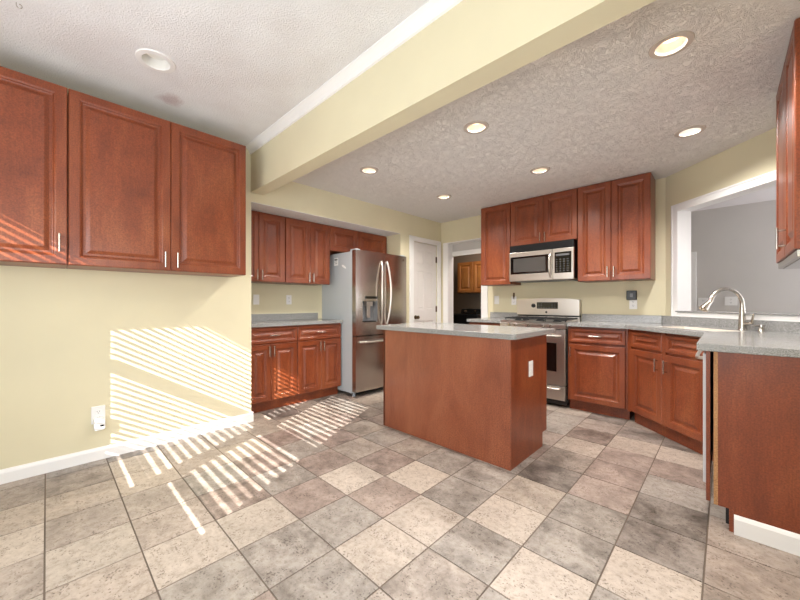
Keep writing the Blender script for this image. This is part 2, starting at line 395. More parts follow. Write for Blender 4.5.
def door_slab(name, w, h, panels, material, parent, t=.035):
    """slab with recessed-raised panels: grid mesh via tessellation"""
    bm = BM(); outer = [(0, 0), (w, 0), (w, h), (0, h)]; holes = [[(a, c), (b, c), (b, d), (a, d)] for a, b, c, d in panels]
    pts = [[Vector((a, b, 0)) for a, b in lp] for lp in [outer]+holes]; flat = [p for lp in pts for p in lp]
    vs = [bm.verts.new((p.x, 0, p.y)) for p in flat]
    for tr in tessellate_polygon(pts):
        bm.faces.new([vs[i] for i in tr])
    for a, b, c, d in panels: panel_face(bm, a, b, c, d, [(0, 0), (.008, .009), (.02, .009), (.034, .003)])
    bk = [bm.verts.new((a, t, b)) for a, b in outer]; bm.faces.new(bk)
    for i in range(4): bm.faces.new((vs[i], vs[(i+1) % 4], bk[(i+1) % 4], bk[i]))
    bmesh.ops.remove_doubles(bm, verts=bm.verts, dist=1e-5); bmesh.ops.recalc_face_normals(bm, faces=bm.faces)
    return obj(name, bm, material, parent)
dw = .567
pan = []
for a, b in ((.085, .255), (.312, .482)):
    pan += [(a, b, .24, .86), (a, b, 1.03, 1.60), (a, b, 1.70, 1.91)]
pd = door_slab('door_1', dw, 2.022, pan, 'door_paint', None); struct(pd); pd.location = (XW-.012, 3.729, .008); pd.rotation_euler = (0, 0, FX)
bm = BM(); lathe(bm, [(.0, 0), (.03, 0), (.03, -.006), (.012, -.01), (.011, -.03), (.02, -.036), (.027, -.046), (.027, -.056), (.018, -.066), (0, -.068)], .065, 0, .915, 24, 'y'); obj('door_knob', bm, 'bronze', pd, smooth=True)
for hz in (.28, 1.03, 1.80):
    bm = BM(); box(bm, dw-.022, dw+.002, -.003, .001, hz-.045, hz+.045); lathe(bm, [(.007, -.048), (.007, .048)], dw+.002, -.006, hz, 12); obj('door_hinge', bm, 'bronze', pd)
# laundry opening jambs and casings
bm = BM(); box(bm, -3.19, -3.105, YB-.016, YB, 0, 2.075); box(bm, -3.115, -3.095, YB-.01, 4.53, 0, 2.06); box(bm, -2.51, -2.42, YB-.016, YB, 0, 2.075); box(bm, -2.525, -2.51, YB-.01, 4.53, 0, 2.06); box(bm, -3.115, -2.51, YB-.01, 4.53, 2.06, 2.075)
struct(obj('trim_3', bm, 'white_paint', None, .002))
bm = BM(); box(bm, -3.10, -2.525, 4.49, 4.53, 1.87, 1.94); struct(obj('trim_4', bm, 'white_paint', None, .003))
sbox('wall_laundry_header', (-3.10, -2.525, 4.51, 4.53, 1.94, 2.06), 'grey_wall')
# laundry room shell
bm = BM(); box(bm, -4.25, -1.5, 5.85, 5.95, 0, 2.45); box(bm, -4.25, -4.15, 4.52, 5.85, 0, 2.45); box(bm, -1.6, -1.5, 4.52, 5.85, 0, 2.45); box(bm, -4.25, -1.5, 4.52, 5.95, 2.45, 2.5); box(bm, -4.25, -3.24, 4.45, 4.52, 0, 2.45)
struct(obj('wall_laundry', bm, 'taupe'))
# room seen through the pass-through
bm = BM(); box(bm, -1.49, 3.6, 6.3, 6.4, -.05, 2.75); box(bm, 3.5, 3.6, 3.4, 6.3, -.05, 2.75); box(bm, -1.49, -1.40, 4.53, 6.3, -.05, 2.75); box(bm, .70, 3.6, 3.3, 3.4, -.05, 2.75)
struct(obj('wall_far_room', bm, 'grey_wall'))
bm = BM(); prism(bm, [[(-1.49, 6.4), (-1.49, 4.53), (-.34, 4.53), (.68, 3.50), (.68, 3.3), (3.6, 3.3), (3.6, 6.4)]], 2.405, 2.45); struct(obj('ceiling_far_room', bm, paint('far_room_ceiling_paint', (226, 220, 220), 90, .2, .8)))
bm = BM(); prism(bm, [[(-1.49, 6.4), (-1.49, 4.53), (-.34, 4.53), (.68, 3.50), (.68, 3.3), (3.6, 3.3), (3.6, 6.4)]], -.08, -.01); struct(obj('floor_far_room', bm, paint('far_room_floor', (150, 130, 110), 60, .2, .7)))
bm = BM(); box(bm, -.40, -.295, 6.28, 6.30, 0, 1.84); box(bm, -1.2, -.295, 6.28, 6.30, 1.84, 1.93) if 0 else None; box(bm, -1.2, -.40, 6.285, 6.30, 0, 1.76); struct(obj('trim_5', bm, 'white_paint', None, .004))
# pass-through casing, jamb lining and ledge (local to the diagonal wall)
e = struct(bpy.data.objects.new('trim_6', None)) if 0 else None
bm = BM()
for a, b, z0, z1 in ((.092, .15, .995, 2.09), (1.335, 1.393, .995, 2.09), (.15, 1.335, 2.032, 2.09)): box(bm, a, b, -.016, 0, z0, z1)
for a, b, z0, z1 in ((.092, .108, .995, 2.09), (.108, 1.38, 2.074, 2.09)): box(bm, a, b, -.022, -.016, z0, z1)
box(bm, .15, .162, -.016, .118, 1.055, 2.032); box(bm, 1.323, 1.335, -.016, .118, 1.055, 2.032); box(bm, .162, 1.323, -.016, .118, 2.02, 2.032)
box(bm, .15, 1.335, -.016, 0, 1.003, 1.044)
o = struct(obj('trim_6', bm, 'white_paint', None, .0015)); o.location = (-.44, 4.40, 0); o.rotation_euler = (0, 0, FD)
bm = BM(); box(bm, .15, 1.335, -.03, .13, 1.045, 1.057)
o = struct(obj('trim_7', bm, 'counter', None, .003)); o.location = (-.44, 4.40, 0); o.rotation_euler = (0, 0, FD)

# ------------------------------------------------------------------ cabinets
def pull_v(parent, x, z, l=.11, hname='handle'):
    bm = BM(); tube(bm, [(x, -.03, z-l/2), (x, -.03, z+l/2)], .0055, 10)
    for s_ in (-1, 1): tube(bm, [(x, 0, z+s_*l*.36), (x, -.03, z+s_*l*.36)], .0045, 8)
    return obj(hname, bm, 'nickel', parent, smooth=True)
def pull_h(parent, x, z, l=.11):
    bm = BM(); tube(bm, [(x-l/2, -.03, z), (x+l/2, -.03, z)], .0055, 10)
    for s_ in (-1, 1): tube(bm, [(x+s_*l*.36, 0, z), (x+s_*l*.36, -.03, z)], .0045, 8)
    return obj('handle', bm, 'nickel', parent, smooth=True)
def raised_front(bm, x0, x1, z0, z1, st=.058):
    st = min(st, (x1-x0)*.3, (z1-z0)*.26); rz = min(.03, (z1-z0-2*st)*.35, (x1-x0-2*st)*.3)
    r0 = panel_face(bm, x0, x1, z0, z1, [(0, .004), (.004, 0), (st-.009, 0), (st-.005, .0025), (st, .004), (st+.004, .012), (st+.010, .014), (st+.012+rz*.3, .013), (st+.010+rz, .0035), (st+.014+rz, .0025)])
    bk = [bm.verts.new(p) for p in ((x0, .019, z0), (x1, .019, z0), (x1, .019, z1), (x0, .019, z1))]
    bm.faces.new(bk)
    for i in range(4): bm.faces.new((r0[i], r0[(i+1) % 4], bk[(i+1) % 4], bk[i]))
    bmesh.ops.recalc_face_normals(bm, faces=bm.faces)
def cabinet(name, label, loc, rot, w, z0, z1, depth, doors=(), drawers=(), toe=True, material='cherry', group=None, handles=True, cat='cabinet', toe_rec=.075, body_mat=None, hollow=False):
    t = thing(name, label, cat, (loc[0], loc[1], 0), rot, group)
    bz = z0+.105 if (toe and z0 == 0) else z0
    bm = BM()
    if hollow:
        box(bm, .001, .019, .0195, depth, bz, z1); box(bm, w-.019, w-.001, .0195, depth, bz, z1); box(bm, .019, w-.019, .0195, depth, bz, bz+.018)
        box(bm, .019, w-.019, depth-.012, depth, bz+.018, z1); box(bm, .019, w-.019, .0195, .035, bz+.018, z1)
    else: box(bm, .001, w-.001, .0195, depth, bz, z1)
    obj('body', bm, body_mat or material, t)
    if toe and z0 == 0: bobj('toe_kick', (.001, w-.001, toe_rec, depth, 0, bz), material, t)
    for x0, x1, a, b, h in doors:
        bm = BM(); raised_front(bm, x0, x1, a, b); d = obj('door', bm, material, t)
        if h: pull_v(d, *h)
    for x0, x1, a, b, h in drawers:
        bm = BM(); raised_front(bm, x0, x1, a, b, .034); d = obj('drawer', bm, material, t)
        if h: pull_h(d, (x0+x1)/2, (a+b)/2)
    return t
g = .0025
def bounce_board(t_, w, z, depth):  # unseen pale board added to bounce light onto the ceiling above
    o_ = bobj('bounce_board', (.002, w-.002, .025, depth, z, z+.003), 'bounce_pale', t_); o_['label'] = 'pale unseen bounce board on the cabinet top'
M['bounce_pale'] = mat('pale_bounce_board', (222, 208, 186), .7)
# dining wall uppers (face +X, local x = +Y)
XC = -2.893; CT = 2.461
cabinet('wall_cabinet', 'tall single-door cherry wall cabinet at the left edge of the yellow wall', (XC, -.455), FX, .547, 1.367, CT, .345,
        doors=[(g, .547-g, 1.369, CT-.003, (.547-.038, 1.497))])
bounce_board([o_ for o_ in C.objects if o_.name == 'wall_cabinet'][0], .547, CT, .345)
cabinet('wall_cabinet', 'wide two-door cherry wall cabinet above the striped sunlight on the yellow wall', (XC, .093), FX, 1.089, 1.367, CT, .345,
        doors=[(g, .5425, 1.369, CT-.003, (.5425-.038, 1.445)), (.5455, 1.089-g, 1.369, CT-.003, (.5455+.036, 1.445))])
bounce_board([o_ for o_ in C.objects if o_.name == 'wall_cabinet.001'][0], 1.089, CT, .345)
# alcove uppers
XA = -3.50
cabinet('wall_cabinet', 'dark cherry alcove wall cabinet cut off by the end of the yellow wall', (XA, 1.39), FX, .47, 1.36, 2.095, .345,
        doors=[(g, .169, 1.362, 2.08, (.145, 1.43)), (.172, .47-g, 1.362, 2.08, (.198, 1.43))])
cabinet('wall_cabinet', 'two-door cherry alcove wall cabinet directly left of the refrigerator', (XA, 1.864), FX, .595, 1.36, 2.095, .345,
        doors=[(g, .3155, 1.362, 2.08, (.29, 1.43)), (.3185, .595-g, 1.362, 2.08, (.345, 1.43))])
cabinet('wall_cabinet', 'short two-door cherry cabinet mounted over the refrigerator', (XA, 2.462), FX, .985, 1.785, 2.095, .345,
        doors=[(g, .436, 1.788, 2.08, None), (.439, .985-g, 1.788, 2.08, None)])
# alcove bases
XB = -3.39
cabinet('base_cabinet', 'sunlit cherry base cabinet in the alcove beside the yellow wall corner', (XB, 1.39), FX, .557, 0, .887, .455,
        doors=[(g, .25, .115, .70, (.226, .63)), (.253, .557-g, .115, .70, (.277, .63))], drawers=[(g, .557-g, .712, .875, 1)])
cabinet('base_cabinet', 'cherry base cabinet in the alcove touching the refrigerator side', (XB, 1.949), FX, .598, 0, .887, .455,
        doors=[(g, .308, .115, .70, (.284, .63)), (.311, .598-g, .115, .70, (.335, .63))], drawers=[(g, .598-g, .712, .875, 1)])
t = thing('countertop', 'grey speckled alcove countertop left of the refrigerator', 'countertop', (0, 0, .887))
bm = BM(); box(bm, AX+.001, -3.36, YC+.004, 2.552, 0, .038); obj('slab', bm, 'counter', t, .004)
bobj('backsplash', (AX+.001, AX+.02, YC+.004, 2.50, .038, .118), 'counter', t, .002)
# back wall uppers (face -Y)
YU = 4.084
cabinet('wall_cabinet', 'single-door cherry wall cabinet left of the microwave', (-2.353, YU), FMY, .418, 1.367, 2.4, .314,
        doors=[(g, .418-g, 1.369, 2.397, None)])
cabinet('wall_cabinet', 'short two-door cherry wall cabinet directly above the microwave', (-1.934, YU), FMY, .766, 1.838, 2.4, .314,
        doors=[(g, .3965, 1.84, 2.397, (.37, 1.905)), (.3995, .766-g, 1.84, 2.397, (.426, 1.905))])
cabinet('wall_cabinet', 'tall two-door cherry wall cabinet right of the microwave', (-1.167, YU), FMY, .647, 1.367, 2.4, .314,
        doors=[(g, .3155, 1.369, 2.397, (.289, 1.455)), (.3185, .647-g, 1.369, 2.397, (.345, 1.455))])
# right wall uppers (face -X, local x = -Y)
cabinet('wall_cabinet', 'glossy cherry wall cabinet hanging at the right edge beyond the pass-through', (.217, 3.125), FMX, .79, 1.372, 2.4, .332,
        doors=[(g, .4255, 1.374, 2.397, None), (.4285, .79-g, 1.374, 2.397, (.481, 1.465))])
t = thing('under_cabinet_light', 'slim metallic light bar under the right edge wall cabinet', 'light', (.225, 2.345, 1.35))
bobj('housing', (0, .10, 0, .77, -.012, .0215), 'nickel', t, .002); bobj('lens', (.018, .09, .015, .755, -.016, -.012), 'black_gloss', t)
# back base cabinets
YF = 3.88
cabinet('base_cabinet', 'narrow cherry base cabinet between the laundry opening and the range', (-2.405, YF), FMY, .445, 0, .887, .517,
        doors=[(g, .445-g, .115, .70, (.405, .62))], drawers=[(g, .445-g, .712, .875, 1)])
cabinet('base_cabinet', 'cherry base cabinet with one wide drawer right of the range', (-1.206, YF), FMY, .539, 0, .887, .517,
        doors=[(.016, .516, .115, .70, (.034, .62))], drawers=[(.016, .516, .722, .868, 1)])
# diagonal sink base (local origin at its left front corner)
D = 3.215; dx = .813
cabinet('sink_cabinet', 'diagonal cherry sink base cabinet under the pass-through window', (-.665, YF), FD, dx, 0, .887, .50,
        doors=[(.028, .392, .115, .70, (.355, .605)), (.43, .80, .115, .70, (.45, .605))], drawers=[(.028, .392, .722, .868, None), (.43, .80, .722, .868, None)], toe_rec=.06, hollow=True)
sk = [o_ for o_ in C.objects if o_.name == 'sink_cabinet'][0]
bobj('filler_strip', (-.014, .0275, .003, .0194, .105, .887), 'cherry', sk, .001)
bobj('filler_strip', (.3925, .4295, .003, .0194, .105, .887), 'cherry', sk, .001)
# right run (face -X)
cabinet('base_cabinet', 'narrow cherry base cabinet between the sink cabinet and dishwasher', (-.085, 3.30), FMX, .27, 0, .887, .60,
        doors=[(g, .27-g, .115, .70, (.04, .60))], drawers=[(g, .27-g, .712, .875, None)])
# dishwasher
t = thing('dishwasher', 'built-in dishwasher at the end of the right counter with steel handle', 'dishwasher', (-.082, 3.02, 0), FMX)
bobj('tub', (.01, .595, .045, .58, .12, .86), 'black', t)
bobj('toe_plate', (.01, .595, .08, .12, .01, .12), 'black', t)
bobj('front_panel', (.004, .60, -.006, .022, .19, .868), 'appliance_white', t, .004)
bm = BM(); tube(bm, [(.07, -.006, .835), (.075, -.022, .835), (.12, -.034, .832), (.30, -.038, .83), (.48, -.034, .832), (.525, -.022, .835), (.53, -.006, .835)], .009, 12); obj('handle', bm, 'steel', t, smooth=True)
# end of the run: filler strip, raw edge, end panel
t = thing('end_panel', 'large plain cherry end panel closing the right counter run', 'panel', (0, 2.372, 0))
bm = BM(); prism(bm, [[(-.030, .112), (.024, .112), (.024, 0), (XR-.002, 0), (XR-.002, .887), (-.030, .887)]], 0, .019, 'y'); obj('panel', bm, 'cherry', t)
bobj('raw_edge', (-.046, -.0302, 0, .030, .112, .887), 'raw_edge', t, .001)
bobj('filler_strip', (-.0745, -.0585, .006, .028, .118, .885), 'cherry', t, .001)
bobj('toe_return', (.010, .0238, .001, .018, 0, .1115), 'cherry', t, .001)
o = struct(obj('baseboard_right', prism(BM(), [[(2.371, 0), (2.356, 0), (2.356, .075), (2.361, .086), (2.367, .092), (2.371, .092)]], .027, XR-.002, 'x'), 'white_paint'))
# island
t = thing('kitchen_island', 'cherry kitchen island with light grey stone top in the middle', 'island', (-2.271, 2.19, 0))
iw, idp = 1.233, .645
bobj('body', (.019, iw-.02, .02, idp-.02, .11, .887), 'cherry', t)
bobj('toe_kick', (.019, iw-.02, .02, idp-.085, 0, .11), 'cherry', t)
bobj('front_panel', (.004, iw, 0, .0195, .0, .886), 'cherry_lit_panel', t)
bm = BM(); prism(bm, [[(.0197, 0), (idp-.085, 0), (idp-.085, .11), (idp, .11), (idp, .8865), (.0197, .8865)]], iw-.0195, iw, 'x'); obj('side_panel', bm, 'cherry', t)
bm = BM(); prism(bm, [[(.0, 0), (idp-.085, 0), (idp-.085, .11), (idp, .11), (idp, .8865), (0, .8865)]], 0, .0185, 'x'); obj('side_panel', bm, 'cherry', t)
bm = BM(); prism(bm, [[(-.06, -.035), (iw+.020, -.035), (iw+.045, -.010), (iw+.045, idp+.06), (-.06, idp+.06)]], .887, .925); obj('stone_top', bm, 'counter', t, .003)
# countertops
t = thing('countertop', 'short grey countertop piece left of the range', 'countertop', (0, 0, .887))
bobj('slab', (-2.425, -1.958, 3.85, 4.398, 0, .038), 'counter', t, .004); bobj('backsplash', (-2.375, -1.958, 4.379, 4.398, .038, .118), 'counter', t, .002)
t = thing('countertop', 'long grey countertop running past the sink to the right edge', 'countertop', (0, 0, .887))
def diag(tt, dd):   # tt along (1,-1)/sqrt2, dd = x+y
    return ((tt*sqrt(2)+dd)/2, (dd-tt*sqrt(2))/2)
hole = [diag(-2.99, 3.35), diag(-2.46, 3.35), diag(-2.46, 3.70), diag(-2.99, 3.70)]
bm = BM(); prism(bm, [[(-1.205, 3.85), (-.685, 3.85), (-.11, 3.275), (-.11, 2.352), (XR-.002, 2.352), (XR-.002, 3.407), (-.443, 4.398), (-1.205, 4.398)], hole], 0, .038); obj('slab', bm, 'counter', t, .003)
bobj('backsplash', (-1.205, -.47, 4.379, 4.398, .038, .118), 'counter', t, .002)
bm = BM(); prism(bm, [[(-.47, 4.398), (-.452, 4.379), (.531, 3.396), (.548, 3.404), (-.445, 4.398)]], .038, .116); obj('backsplash', bm, 'counter', t)
bm = BM(); box(bm, .531, .548, 2.36, 3.39, .038, .118); obj('backsplash', bm, 'counter', t)
# sink
t = thing('sink', 'cream undermount sink bowl set in the diagonal grey counter', 'sink', (0, 0, .70))
def ringpts(o_): return [diag(-2.99-o_, 3.35-o_*1.414), diag(-2.46+o_, 3.35-o_*1.414), diag(-2.46+o_, 3.70+o_*1.414), diag(-2.99-o_, 3.70+o_*1.414)]
bm = BM(); prism(bm, [ringpts(-.001), ringpts(-.012)], .01, .224); prism(bm, [ringpts(-.001)], 0, .01); obj('bowl', bm, 'sink', t)
bm = BM(); lathe(bm, [(.045, .010), (.045, .013), (.03, .014), (.028, .0115)], *diag(-2.68, 3.52), 0, 24); obj('drain', bm, 'nickel', t, smooth=True)
# faucet
fb = diag(-2.585, 3.83)
t = thing('kitchen_faucet', 'brushed nickel gooseneck pull-down faucet behind the sink', 'faucet', (fb[0], fb[1], .925), radians(225))
bm = BM(); lathe(bm, [(.0, 0), (.029, 0), (.029, .006), (.024, .012), (.023, .05), (.0185, .12), (.0155, .18), (0, .18)], 0, 0, 0, 24); obj('body', bm, 'nickel', t, smooth=True)
pts = [(0, 0, .17)]; R = .124
for k in range(17):
    a = pi - k*pi*.93/16; pts.append((R+R*cos(a), 0, .195+R*sin(a)*.98))
bm = BM(); tube(bm, pts, .0135, 14); obj('spout', bm, 'nickel', t, smooth=True)
e0 = Vector(pts[-1]); dr = (e0-Vector(pts[-2])).normalized(); dr = (dr+Vector((.55, 0, 0))).normalized()
bm = BM(); tube(bm, [e0-dr*.01, e0+dr*.03, e0+dr*.06, e0+dr*.085], [.0145, .018, .026, .030], 16); obj('spray_head', bm, 'nickel', t, smooth=True)
hb = diag(-2.50, 3.81)
bm = BM(); tube(bm, [(0, .0, .045), (-.0, .05, .052), (0, .075, .056)], [.014, .013, .010], 12); tube(bm, [(0, .072, .055), (.0, .075, .085), (-.01, .074, .125)], [.010, .007, .006], 10)
obj('lever', bm, 'nickel', t, smooth=True)
sb = diag(-2.43, 3.80)
t = thing('soap_dispenser', 'short nickel soap dispenser pump beside the faucet', 'dispenser', (sb[0], sb[1], .925), radians(225))
bm = BM(); lathe(bm, [(0, 0), (.021, 0), (.021, .008), (.016, .014), (.014, .03), (.018, .034), (.018, .05), (0, .052)], 0, 0, 0, 20); obj('pump', bm, 'nickel', t, smooth=True)
bm = BM(); tube(bm, [(.0, 0, .04), (.05, 0, .043)], .006, 10); obj('nozzle', bm, 'nickel', t, smooth=True)

# ------------------------------------------------------------------ refrigerator (face +X, local x = +Y, local y = depth)
t = thing('refrigerator', 'stainless steel french-door refrigerator with bottom freezer and water dispenser', 'refrigerator', (-3.12, 2.56, 0), FX)
FW = .89
bobj('case', (.006, FW-.006, .085, .72, .045, 1.755), 'fridge_side', t, .004)
bobj('gasket', (.014, FW-.014, .070, .085, .07, 1.75), 'rubber', t)
def curved_door(x0, x1, z0, z1, m_, name, cut=None):
    bm = BM(); prof = []
    n = 10
    for k in range(n+1):
        x = x0+(x1-x0)*k/n; u = (x-FW/2)/(FW/2); prof.append((x, -.018*(1-u*u)+.006))
    prof = [(x0, .012)]*0+prof
    pts = prof+[(x1, .07), (x0, .07)]
    if cut is None: prism(bm, [pts], z0, z1)
    return bm
S = .448
# left door built around the dispenser recess
ra, rb, rz0, rz1 = .10, .335, .90, 1.155
bm = BM()
def dprof(x): u = (x-FW/2)/(FW/2); return -.018*(1-u*u)+.006
xs = [.0]+[.05]+[ra]+[ra+(rb-ra)*k/4 for k in (1, 2, 3)]+[rb]+[.39, S-.002]; zs = [.742, rz0, rz1, 1.765]
gr = [[bm.verts.new((x, dprof(x), z)) for x in xs] for z in zs]
for j in range(3):
    for i in range(len(xs)-1):
        if j == 1 and ra-1e-6 <= xs[i] < rb-1e-6: continue
        bm.faces.new((gr[j][i], gr[j][i+1], gr[j+1][i+1], gr[j+1][i]))
bk = [bm.verts.new((x, .07, z)) for x, z in ((0, .742), (S-.002, .742), (S-.002, 1.765), (0, 1.765))]
bm.faces.new(bk)
bm.faces.new([gr[0][i] for i in range(len(xs))]+[bk[1], bk[0]]); bm.faces.new([gr[3][i] for i in reversed(range(len(xs)))]+[bk[3], bk[2]])
bm.faces.new([gr[j][0] for j in range(4)]+[bk[3], bk[0]]); bm.faces.new([gr[j][-1] for j in reversed(range(4))]+[bk[1], bk[2]])
bmesh.ops.recalc_face_normals(bm, faces=bm.faces)
ld = obj('door', bm, 'fridge_steel', t, smooth=True)
bm = BM()   # recess liner: five-sided niche
ya, yb_ = dprof(ra)-.001, .062
q = [(ra, rz0), (rb, rz0), (rb, rz1), (ra, rz1)]; f1 = [bm.verts.new((a, dprof(a)+.0005, b)) for a, b in q]; f2 = [bm.verts.new((a, yb_, b)) for a, b in q]
for i in range(4): bm.faces.new((f1[i], f1[(i+1) % 4], f2[(i+1) % 4], f2[i]))
bm.faces.new(f2); obj('dispenser_niche', bm, 'grey_plastic', ld)
bm = BM(); box(bm, ra+.07, rb-.07, .0, .05, rz1-.06, rz1-.002); box(bm, ra+.09, rb-.09, .02, .045, rz0+.05, rz1-.05); obj('dispenser_paddle', bm, 'steel', ld, .003)
bm = BM(); box(bm, ra+.02, rb-.02, -.008, .055, rz0+.001, rz0+.012); obj('drip_tray', bm, 'rubber', ld)
bm = BM(); box(bm, .145, .335, dprof(.24)-.006, .03, 1.185, 1.215); obj('dispenser_display', bm, 'black_gloss', ld, .002)
rd = obj('door', curved_door(S+.002, FW, .742, 1.765, 0, ''), 'fridge_steel', t, smooth=True)
fz = obj('freezer_drawer', curved_door(0, FW, .07, .730, 0, ''), 'fridge_steel', t, smooth=True)
def bowed(x, z0, z1, side):
    pts = []
    for k in range(15):
        u = k/14; s_ = sin(pi*u); pts.append((x+side*.034*s_, -.018-.044*s_**.6, z0+(z1-z0)*u))
    return pts
for x, s_, dd in ((S-.045, -1, ld), (S+.045, 1, rd)):
    bm = BM(); tube(bm, bowed(x, .865, 1.66, s_), .0125, 12); obj('handle', bm, 'steel', dd, smooth=True)
bm = BM(); pts = [(.05+(FW-.10)*k/16, -.012-.05*sin(pi*k/16)**.5, .665) for k in range(17)]; tube(bm, pts, .0125, 12); obj('handle', bm, 'steel', fz, smooth=True)
for x in (.05, FW-.05): bobj('hinge_cover', (x-.035, x+.035, .02, .13, 1.757, 1.782), 'fridge_side', t, .006)
for x in (.06, FW-.06):
    bm = BM(); lathe(bm, [(.022, 0), (.022, .02), (.014, .022), (.014, .046)], x, .11, 0, 16); obj('foot', bm, 'fridge_side', t)
bobj('base_grille', (.10, FW-.10, .09, .12, .02, .068), 'rubber', t)
bm = BM(); lathe(bm, [(0, -.003), (.014, -.003), (.015, 0), (0, 0)], FW-.065, .0, 1.71, 20, 'y'); b_ = obj('badge', bm, 'nickel', rd); b_['label'] = 'small round silver maker badge'
bm = BM(); box(bm, .0035, .006, .36, .44, 1.605, 1.70); s_ = obj('sticker', bm, 'paper', t); s_['label'] = 'white rectangular sticker'
bm = BM(); box(bm, .0025, .0035, .372, .395, 1.668, 1.69); box(bm, .0025, .0035, .405, .43, 1.668, 1.69); box(bm, .0025, .0035, .372, .43, 1.648, 1.652); box(bm, .0025, .0035, .372, .42, 1.628, 1.632); obj('printing', bm, 'ink', s_)
bm = BM(); prism(bm, [[(.24+.045*cos(a)*cos(-.4)-.02*sin(a)*sin(-.4), 1.58+.045*cos(a)*sin(-.4)*-1+.02*sin(a)*cos(-.4)) for a in [2*pi*k/20 for k in range(20)]]], .0035, .006, 'x'); s_ = obj('sticker', bm, 'paper', t); s_['label'] = 'small tilted oval white sticker'

# ------------------------------------------------------------------ gas range (face -Y)
RGX = -1.955
t = thing('gas_range', 'stainless steel freestanding gas range with black cast iron grates', 'range', (RGX, 3.86, 0), FMY)
RW = .742
bobj('body', (.004, RW-.004, .045, .53, .03, .90), 'black', t)
bobj('side_trim', (RW-.0039, RW+.006, .05, .53, .06, .90), 'black', t)
dr_ = bobj('storage_drawer', (.008, RW-.008, .0, .045, .085, .235), 'steel', t, .004)
bm = BM(); pts = [(.06+(RW-.12)*k/14, -.006-.034*sin(pi*k/14)**.4, .205-.0*k) for k in range(15)]; tube(bm, pts, .012, 10); obj('handle', bm, 'steel', dr_, smooth=True)
od = thing('oven_door', '', '', (0, 0, 0)) if 0 else bobj('oven_door', (.008, RW-.008, .0, .045, .245, .845), 'steel', t, .004)
bobj('window', (.10, RW-.095, -.003, .0, .39, .70), 'black_gloss', od, .002)
bm = BM(); pts = [(.05+(RW-.10)*k/14, -.006-.044*sin(pi*k/14)**.35, .775) for k in range(15)]; tube(bm, pts, .013, 12); obj('handle', bm, 'steel', od, smooth=True)
bm = BM(); prism(bm, [[(-.012, .852), (-.018, .90), (.03, .925), (.06, .925), (.06, .852)]], .0, RW, 'x'); cp = obj('control_panel', bm, 'steel', t, .003)
for x in (.12, .19, .345, .51, .59):
    bm = BM(); lathe(bm, [(.019, 0), (.019, -.004), (.016, -.008), (.015, -.024), (.013, -.027), (0, -.027)], x, -.012, .878, 20, 'y'); box(bm, x-.002, x+.002, -.0405, -.038, .878, .891)
    obj('burner_knob', bm, 'nickel', cp, smooth=True)
bm = BM(); box(bm, .0, RW, .06, .50, .90, .922); obj('cooktop', bm, 'steel', t, .004)
for (cx_, cy_, r) in ((.147, .17, .045), (.147, .38, .038), (.371, .275, .05), (.595, .17, .045), (.595, .38, .038)):
    bm = BM(); lathe(bm, [(r, .922), (r, .93), (r*.75, .934), (r*.72, .942), (0, .944)], cx_, cy_, 0, 24); obj('burner', bm, 'iron', t, smooth=True)
for x0, x1 in ((.022, .252), (.257, .485), (.490, .720)):
    bm = BM(); h0, h1 = .945, .960
    for y in (.075, .48): box(bm, x0, x1, y-.006, y+.006, h0, h1)
    for x in (x0, x1-.012): box(bm, x, x+.012, .075, .48, h0, h1)
    xm = (x0+x1)/2; box(bm, xm-.005, xm+.005, .075, .48, h0+.002, h1+.002)
    for y in (.17, .275, .38): box(bm, x0, x1, y-.005, y+.005, h0+.002, h1+.002)
    for x in (x0+.004, x1-.012):
        for y in (.075, .472): box(bm, x, x+.008, y, y+.008, .922, h0)
    obj('grate', bm, 'iron', t)
# back guard with arched top
gd = BM(); n = 20; arch = [(RW*k/n, 1.168+.024*sin(pi*k/n)**.6) for k in range(n+1)]
prism(gd, [[(0, .985)]+[(0, 1.155)]+arch[0:]+[(RW, 1.155), (RW, .985)]], .455, .535, 'y'); bg_ = obj('back_guard', gd, 'steel', t, .006)
bobj('guard_riser', (.0, RW, .47, .535, .9225, .965), 'steel', t, .002); bobj('vent_slot', (.004, RW-.004, .475, .53, .965, .985), 'black', t)
bobj('display', (.258, .508, .449, .455, 1.062, 1.142), 'black_gloss', bg_, .002)
bm = BM()
for k in range(7):
    for j in range(3):
        if 1 < k < 5 and j > 0: continue
        box(bm, .273+k*.032, .291+k*.032, .4482, .449, 1.072+j*.022, 1.080+j*.022)
obj('button_marks', bm, 'key_grey', bg_)
bm = BM(); lathe(bm, [(.026, .455), (.026, .449), (.02, .446), (.018, .43), (0, .428)], .215, 0, 1.10, 20, 'y'); obj('oven_knob', bm, 'black', bg_, smooth=True)
bm = BM(); lathe(bm, [(.013, .455), (.013, .4525), (0, .4525)], .372, 0, 1.02, 20, 'y'); obj('badge', bm, 'black', bg_)

# ------------------------------------------------------------------ microwave
t = thing('microwave', 'stainless over-the-range microwave with black glass under the cherry cabinets', 'microwave', (-1.917, 4.02, 1.397), FMY)
MW = .733; MH = .436
bobj('case', (.002, MW-.002, .03, .378, .004, MH), 'black', t, .003)
bobj('top_grille', (.0, MW, .0, .03, .356, MH), 'rubber', t, .003)
bm = BM()
for k in range(4): box(bm, .03, MW-.03, -.002, 0, .372+k*.014, .376+k*.014)
obj('grille_louvers', bm, 'rubber', t)
dr_ = bobj('door', (.0, .512, -.006, .03, .0, .348), 'steel', t, .004)
bobj('window_border', (.018, .475, -.009, -.006, .085, .295), 'black_gloss', dr_, .001)
bobj('window', (.055, .435, -.0105, -.009, .108, .272), 'mw_glass', dr_)
bm = BM(); pts = [(.492, -.008-.045*sin(pi*k/14)**.5, .03+.285*k/14) for k in range(15)]; tube(bm, pts, .012, 12); obj('handle', bm, 'steel', dr_, smooth=True)
pn = bobj('control_panel', (.515, MW, -.006, .03, .0, .348), 'steel', t, .004)
